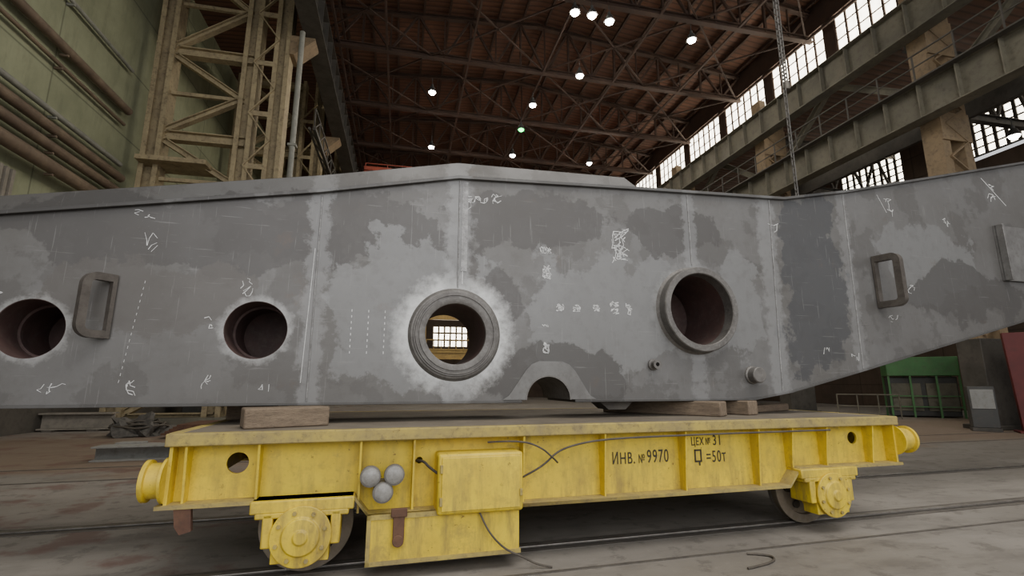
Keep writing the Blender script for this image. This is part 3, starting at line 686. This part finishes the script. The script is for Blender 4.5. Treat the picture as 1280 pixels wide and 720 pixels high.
MB().box(-.6,-.3,-.4,.4,0,.05).obj("support_block","darksteel",g2);MB().box(.7,1.0,-.4,.4,0,.05).obj("support_block","darksteel",g2)
g3=root("stored_plate_stack","stack of rusty steel plates on the floor","steel plates",(-5.3,17.6,0))
for i in range(5): MB().box(-1.5+.1*i,1.6-.05*i,-.8,.8+.03*i,.1+i*.06,.16+i*.06).obj("plate","rust",g3)
MB().box(-1.2,-1,-.8,.8,0,.1).obj("skid","wood",g3);MB().box(1.1,1.3,-.8,.8,0,.1).obj("skid","wood",g3)
gb=root("green_booth","green topped machine booth with dark enclosed lower body","booth",(24.9,19.4,0),R(-40))
MB().box(-1.4,1.4,-.7,.7,1.95,2.85).obj("green_fascia","green",gb,.03)
q=MB()
for x in (-1.35,-.5,.5,1.35):
    for y in (-.65,.65): q.bar((x,y,0),(x,y,1.95),.08)
for z in (.5,1.0): q.bar((-1.35,-.65,z),(1.35,-.65,z),.05)
q.obj("metal_frame","green",gb)
MB().box(-1.3,1.3,-.45,.6,.05,1.9).obj("machine_body","darkgrey",gb,.03)
MB().box(-1.25,-.1,-.5,-.45,.3,1.6).obj("panel_door","greygreen",gb,.01);MB().box(.1,1.25,-.5,-.45,.3,1.6).obj("panel_door","greygreen",gb,.01)
db=root("machine_cabinet","dark machine cabinet with pale top panel","cabinet",(26.2,16.6,0),R(-45))
MB().box(-1.2,1.2,-.6,.6,.1,2.0).obj("body","darkgrey",db,.03)
MB().box(-1.25,1.25,-.65,.65,2.0,2.9).obj("top_panel","lightgrey",db,.02)
MB().box(-1.1,-.05,-.63,-.6,.2,1.9).obj("door","darkbeam",db,.01);MB().box(.05,1.1,-.63,-.6,.2,1.9).obj("door","darkbeam",db,.01)
MB().box(-.12,-.09,-.68,-.63,1.0,1.3).obj("handle","lightgrey",db);MB().box(.09,.12,-.68,-.63,1.0,1.3).obj("handle","lightgrey",db)
eb=root("electrical_box","pale grey electrical cabinet with small door beside the column","cabinet",(19.6,13.3,0),R(-45))
MB().box(-.35,.35,-.2,.2,.12,1.5).obj("body","darkgrey",eb,.02)
MB().box(-.3,.3,-.23,-.2,.75,1.4).obj("door","lightgrey",eb,.01)
MB().box(-.38,.38,-.22,.22,0,.12).obj("base","darkbeam",eb,.01)
fb=root("safety_barrier","low grey tubular barrier rail on the floor","barrier",(21.4,19.2,0),R(-40))
q=MB()
for x in (-1.2,-.4,.4,1.2): q.cyl((x,0,0),(0,0,1),.03,1.1,12)
for z in (.55,1.08): q.cyl((-1.2,0,z),(1,0,0),.025,2.4,12)
q.obj("tube_frame","greygreen",fb)
rp=root("red_steel_panel","dark red painted steel panel standing upright by the column","panel",(20.5,12.3,0),R(-47))
MB().prism([(-.45,0),(.9,0),(.9,3.3),(-.55,3.3)],-.12,.12).obj("panel_plate","redpaint",rp,.015)
MB().box(-.6,1.0,-.45,.45,0,.06).obj("base_plate","redpaint",rp,.01)
for x in (-.3,.6): MB().prism_x([(.12,.06),(.42,.06),(.12,.9)],x-.02,x+.02).obj("gusset","redpaint",rp)
for x,y,h,m,lab in ((-9.5,30,2.2,"darkgrey","dark storage cabinet against the far hall"),(2.5,46,2.0,"greygreen","grey-green machine housing standing far down the hall"),(10.5,48,2.6,"lightgrey","pale machine housing far down the hall"),(16,44,2.0,"greygreen","grey-green machine housing beside the column")):
    e=root("machine_housing",lab,"machine",(x,y,0))
    MB().box(-1.5,1.5,-.8,.8,0,h).obj("body",m,e,.05)
    MB().box(-.6,.8,-.6,.6,h,h+.5).obj("top_unit","darkgrey",e,.04)

# ============================================================ lighting
w=bpy.data.worlds.new("world");bpy.context.scene.world=w;w.use_nodes=True
w.node_tree.nodes["Background"].inputs[0].default_value=(.97,.98,1,1);w.node_tree.nodes["Background"].inputs[1].default_value=.95
def area(name,loc,tgt,sx,sy,power,col=(1,.96,.9)):
    l=bpy.data.lights.new(name,"AREA");l.shape="RECTANGLE";l.size=sx;l.size_y=sy;l.energy=power;l.color=col
    o=bpy.data.objects.new(name,l);C.objects.link(o);o.location=loc
    o.rotation_euler=(Vector(tgt)-Vector(loc)).to_track_quat("-Z","Y").to_euler();return o
area("overhead_fill",(5,-1,17),(3,5,1),14,8,2300)  # unseen fill light added for soft top and front light on girder and cart
area("rear_fill",(2,-7,6),(3,6,1),16,6,750,(.98,.98,1))  # unseen low fill added behind the camera to lift the dark under the cart
area("hall_bank",(7,30,19.0),(7,30,0),16,24,1300,(1,.93,.82))
area("roof_wash",(7,30,12),(7,32,22),14,26,300,(1,.85,.68))  # unseen upward light added to brighten the roof
area("side_daylight",(19.0,26,18.6),(0,22,6),30,1.6,1100,(1,.92,.78))
